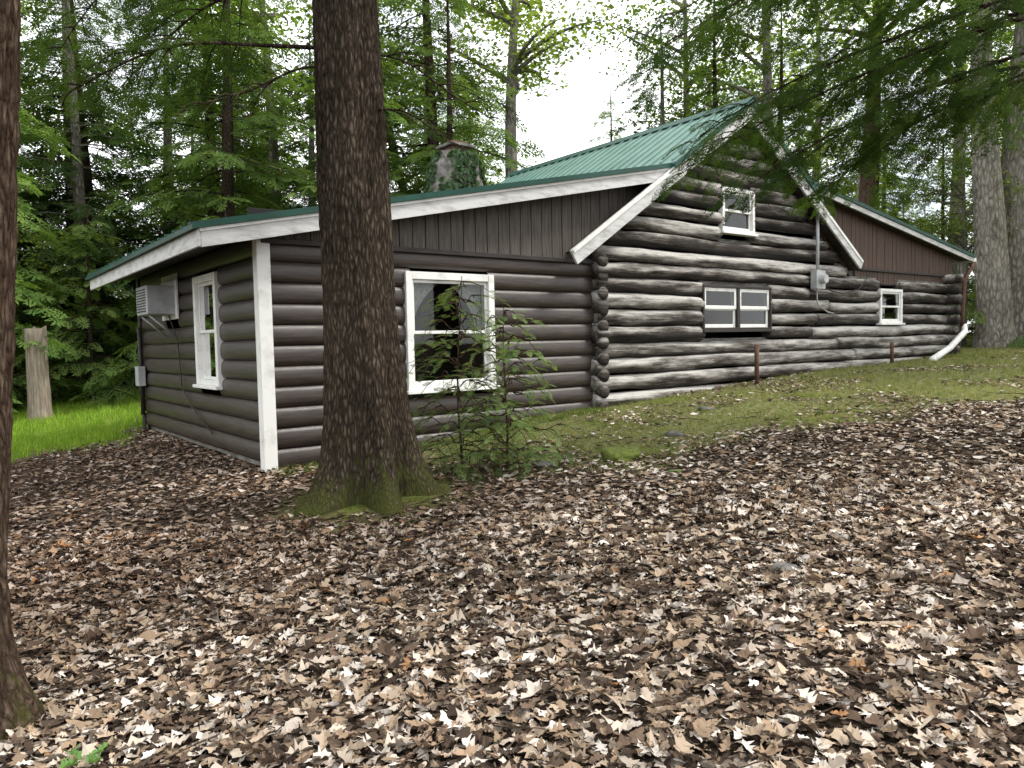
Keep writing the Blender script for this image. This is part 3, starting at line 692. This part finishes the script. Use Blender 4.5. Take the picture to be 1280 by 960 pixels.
inst('young_hemlock',hemS,5.0,16.4,.85);inst('young_hemlock',hemS,-1.8,18.5,.9);inst('young_hemlock',hemS,3.0,19.8,.9);inst('young_hemlock',hemS,7.0,16.2,1.0)

# stump
acc=Acc();zt=np.linspace(-.2,1.85,14)
def sd_(P,rad,th): return rad[:,None]*(1+.15*(vn(np.cos(th)[None]*3,np.sin(th)[None]*3,P[:,2][:,None]*2)-.5))
V,F=tube(np.stack([0*zt,0*zt,zt],-1),np.interp(zt,[-.2,.3,1.85],[.27,.2,.19]),20,True,sd_);V[:,2]+=np.where(V[:,2]>1.7,.12*(vn(V[:,0]*9,V[:,1]*9)-.5),0)
o=mk('tree_stump',V,F,painted('stump_wood',(.14,.11,.08),(.36,.30,.24),(9,9,1),3,.85,.5),smooth=True);o.location=(1.62,17.5,float(gz(1.62,17.5)))

# near limb builder
def limb(acc,start,az_,L,rise=.1,droop=.3,seed=0,cols=GN,r0=.03,subs=22,fs=.30,t0=.22,bare=0,sp=.13,pitch=(-.7,0)):
    r=random.Random(seed);dx,dy=math.cos(az_),math.sin(az_);st=np.array(start,float);cv=r.uniform(-.3,.3)
    def fn(t):
        return st+np.array([(dx-dy*cv*t)*L*t,(dy+dx*cv*t)*L*t,rise*L*t-droop*L*t*t+.03*math.sin(t*9+seed)])
    ts=np.linspace(0,1,12);V,F=tube(np.array([fn(t) for t in ts]),r0*(1-ts)**.8+.003,6);acc.add(V,F,(0,0,0),0)
    P=[];Dr=[];sz=[]
    for i in range(subs):
        t=t0+(1-t0)*(i+.5)/subs;s=1 if i%2 else -1;b=fn(t);aa=az_+cv*t+s*r.uniform(.6,1.15);l=(L*.30*(1-t)+.22)*r.uniform(.6,1.3);dn=r.uniform(.25,.95)
        ux,uy=math.cos(aa),math.sin(aa);sf=lambda u:b+np.array([ux*l*u,uy*l*u,.05*l*u-dn*l*u*u])
        V,F=tube(np.array([sf(u) for u in(0,.3,.6,1)]),np.array([.007,.005,.003,.0015])*(1+r0*10),4);acc.add(V,F,(0,0,0),0)
        if r.random()<bare: continue
        n=max(2,int(l/sp))
        for j in range(n):
            u=.2+.8*(j+.5)/n
            if r.random()<.15: continue
            for s2 in(-1,1):
                a3=aa+s2*r.uniform(.5,1.0);P.append(sf(u));Dr.append((math.cos(a3),math.sin(a3),r.uniform(*pitch)));sz.append(fs*r.uniform(.5,1.1)*(1.15-.5*u))
        P.append(sf(.95));Dr.append((ux,uy,-dn));sz.append(fs*.8)
    if P: add_fronds(acc,FR_F,P,Dr,sz,cols,.2)
def bigtrunk(acc,path,rad,n,rows,base,flare,lob,ph,amp=.022,z0=0,fqh=15,fqv=2.4,mossk=1.0):
    zc=[p[2] for p in path];zt=np.concatenate([np.linspace(zc[0],zc[0]+5,int(rows*.8)),np.linspace(zc[0]+5.1,zc[-1],int(rows*.2))])
    P=np.stack([np.interp(zt,zc,[p[0] for p in path]),np.interp(zt,zc,[p[1] for p in path]),zt],-1);R=np.interp(zt,zc,rad)
    def dsp(P,rad,th):
        zz=P[:,2][:,None];hh=np.clip(zz-base,0,9);c=np.cos(th)[None];s=np.sin(th)[None]
        r=rad[:,None]*np.ones((1,len(th)))
        r=r*(1+flare*np.exp(-hh/.22)*(.5+.5*np.cos(lob*th[None]+ph+.8*np.sin(2*th)[None]))+.10*np.exp(-hh/.6)*np.cos(lob*th[None]+ph+.8*np.sin(2*th)[None]))
        rp=.3*fqh*2
        b=1-np.abs(2*vn(c*rp+zz*.5,s*rp,zz*fqv*1.6)-1);b2=vn(c*rp*2.4,s*rp*2.4,zz*fqv*6)
        big=vn(c*1.6,s*1.6,zz*.8)
        return r+amp*(b-.6)+amp*.6*(b2-.5)+.05*(big-.5)
    V,F=tube(P,R,n,False,dsp)
    hh=V[:,2]-base;mo=(np.clip(1-hh/1.5,0,1)*.34+np.clip(1-hh/.35,0,1)*.20+.1*(vn(V[:,0]*3,V[:,1]*3,V[:,2])-.3)*(hh<3))*mossk
    acc.add(V,F,np.stack([0*mo,mo,0*mo],-1),0)
# main hemlock
acc=Acc();zb=float(gz(*TB))
bigtrunk(acc,[(2.78,5.55,zb-.15),(2.77,5.55,zb+.4),(2.74,5.575,.3),(2.70,5.585,2.8),(2.6,5.7,6),(2.6,5.7,13)],[.38,.35,.280,.230,.18,.03],260,380,zb,.70,5,1.3)
lf_az=math.atan2(.608,-.794)
for k,(z0,da,L,ri,dr) in enumerate([(2.3,.1,2.2,.25,.4),(2.9,-.35,2.6,.2,.4),(3.3,.35,2.6,.1,.35),(3.6,-.1,3.0,.1,.38),(4.1,-.6,2.8,.1,.3)]):
    limb(acc,(2.69,5.60,z0),lf_az+da,L,ri,dr,seed=k+40,subs=18,fs=.30,t0=.35,r0=.016)
for k,(z0,da,L) in enumerate([(1.9,2.9,1.0),(2.35,3.4,1.2),(2.2,.2,1.2)]):
    limb(acc,(2.70,5.585,z0),lf_az+da,L,-.1,.35,seed=k+60,subs=9,fs=.2,r0=.008,bare=1.1)
for k in range(8):
    limb(acc,(2.6,5.7,5.2+k*.9),k*2.4,2.2-k*.18,.1,.3,seed=k+80,subs=9,fs=.45,sp=.2)
V,F,Mi,C=acc.out();mk('hemlock_tree',V,F,[M_bark,M_leaf],mi=Mi,col=C,smooth=True)
# left edge tree
acc=Acc();bx_,by_=-.04,3.765;zb=float(gz(bx_,by_))
bigtrunk(acc,[(bx_,by_,zb-.15),(bx_,by_,zb+.4),(bx_+.05,by_-.04,0),(bx_+.135,by_-.105,1.4),(bx_+.18,by_-.14,3),(bx_,by_,9)],[.24,.225,.235,.24,.24,.06],220,360,zb,.75,4,2.2,mossk=.7)
for k,(z0,da,L,dr) in enumerate([(2.2,-.9,2.4,.35),(2.7,-.5,2.8,.4)]):
    limb(acc,(bx_+.12,by_-.12,z0),lf_az+da,L,.15,dr,seed=k+140,subs=18,fs=.30,t0=.45,r0=.018)
for k in range(6): limb(acc,(bx_,by_,4.4+k*.7),k*2.4,2.2-k*.12,.1,.3,seed=k+160,subs=8,fs=.45,sp=.2)
V,F,Mi,C=acc.out();mk('hemlock_tree',V,F,[M_barkR,M_leaf],mi=Mi,col=C,smooth=True)
# tree to the right whose limbs hang in front of the gable
acc=Acc();bx_,by_=8.6,1.5;zb=float(gz(bx_,by_))
bigtrunk(acc,[(bx_,by_,zb-.15),(bx_,by_,zb+.5),(bx_,by_,3),(bx_,by_,9)],[.30,.27,.20,.03],96,160,zb,.5,5,0)
tx=math.atan2(4.4-1.5,5.8-8.6)
for k,(z0,da,L,ri,dr) in enumerate([(2.6,.05,4.3,.20,.42),(2.9,-.30,4.1,.18,.46),(3.3,.2,4.9,.14,.40),(2.4,-.62,3.7,.18,.36),(3.8,-.1,4.8,.1,.33),(3.5,-.5,4.5,.1,.38),(4.1,.12,4.6,.05,.28),(2.9,-.08,4.3,.15,.40),(2.5,-.12,3.5,.18,.46),(2.4,-.45,3.2,.15,.44),(2.3,-.02,3.9,.16,.40)]):
    limb(acc,(bx_,by_,z0),tx+da,L,ri,dr,seed=k+200,subs=24 if k<8 else 18,fs=.30,t0=.30,r0=.02,sp=.13,pitch=(-1.1,-.1))
for k in range(6): limb(acc,(bx_,by_,4.9+k*.7),k*2.4,2.2-k*.14,.1,.3,seed=k+260,subs=8,fs=.45,sp=.2)
V,F,Mi,C=acc.out();mk('hemlock_tree',V,F,[M_bark,M_leaf],mi=Mi,col=C,smooth=True)
# saplings
for q,(sx_,sy_,hh,sd) in enumerate(((4.06,5.40,1.50,1),(3.72,5.62,1.78,2))):
    acc=Acc();zt=np.linspace(-.05,hh,10);V,F=tube(np.stack([.03*np.sin(zt*3+sd),.03*np.cos(zt*2),zt],-1),np.linspace(.014,.003,10),6);acc.add(V,F,(0,0,0),0)
    r=random.Random(sd)
    for k in range(29):
        z0=.10+(hh-.15)*(k/29)**1.05;L=(.42*(1-z0/hh)**.7+.08)*r.uniform(.65,1.2)
        limb(acc,(0,0,z0),k*2.4+r.uniform(-.4,.4),L,.45,.25,seed=sd*50+k,subs=max(3,int(L/.08)),fs=.13,t0=.15,r0=.004,cols=((.10,.17,.055),(.26,.34,.13)),sp=.08,pitch=(-.25,.25))
    V,F,Mi,C=acc.out();o=mk('hemlock_sapling',V,F,[M_barkR,M_leaf],mi=Mi,col=C);o.location=(sx_,sy_,float(gz(sx_,sy_)))
# rocks
def rock(x,y,s,mossy,sd):
    import bmesh
    bm=bmesh.new();bmesh.ops.create_icosphere(bm,subdivisions=4,radius=1)
    for v in bm.verts:
        p=np.array(v.co);f=1+.5*(float(vn(p[0]*1.3+sd,p[1]*1.3,p[2]*1.3))-.5)+.15*(float(vn(p[0]*5+sd,p[1]*5,p[2]*5))-.5);v.co=Vector((p[0]*f*s[0],p[1]*f*s[1],p[2]*f*s[2]))
    me=D.meshes.new('rock');bm.to_mesh(me);bm.free();me.materials.append(M_mossr if mossy else M_rock)
    for p in me.polygons:p.use_smooth=True
    o=D.objects.new('mossy_rock' if mossy else 'rock',me);COL.objects.link(o);o.location=(x,y,float(gz(x,y))+s[2]*.2);o.rotation_euler=(0,0,sd)
M_mossr=painted('moss_cover',(.05,.07,.012),(.20,.24,.04),(1,1,1),30,.95,.9)
rock(4.95,4.85,(.30,.18,.09),True,1);rock(6.1,5.2,(.10,.08,.05),False,2);rock(3.35,2.15,(.08,.055,.035),False,3);rock(2.7,.75,(.07,.05,.03),False,4);rock(4.4,5.3,(.14,.1,.04),False,5);rock(7.5,5.9,(.1,.07,.04),False,6)
# green seedling leaves on the litter
acc=Acc();n=0
for (x0,y0,ns,sz) in((.35,2.95,4,.08),(.1,5.6,4,.09),(-.2,3.4,3,.08),(4.6,3.9,3,.05)):
    zg=float(gz(x0,y0))+.05
    for k in range(ns):
        a=k*6.28/ns+.4;tv,tf=T1[k%10];R=basis(np.array([[math.cos(a),math.sin(a),.15]]),np.array([[0,0,1.]]),[sz])
        V,F=scat(tv,tf,R,np.array([[x0+math.cos(a)*sz*.6,y0+math.sin(a)*sz*.6,zg]]));acc.add(V,F,(.14,.25,.08))
V,F,_,C=acc.out();mk('oak_seedling',V,F,M_grass,col=C)
print('done',len(pts))
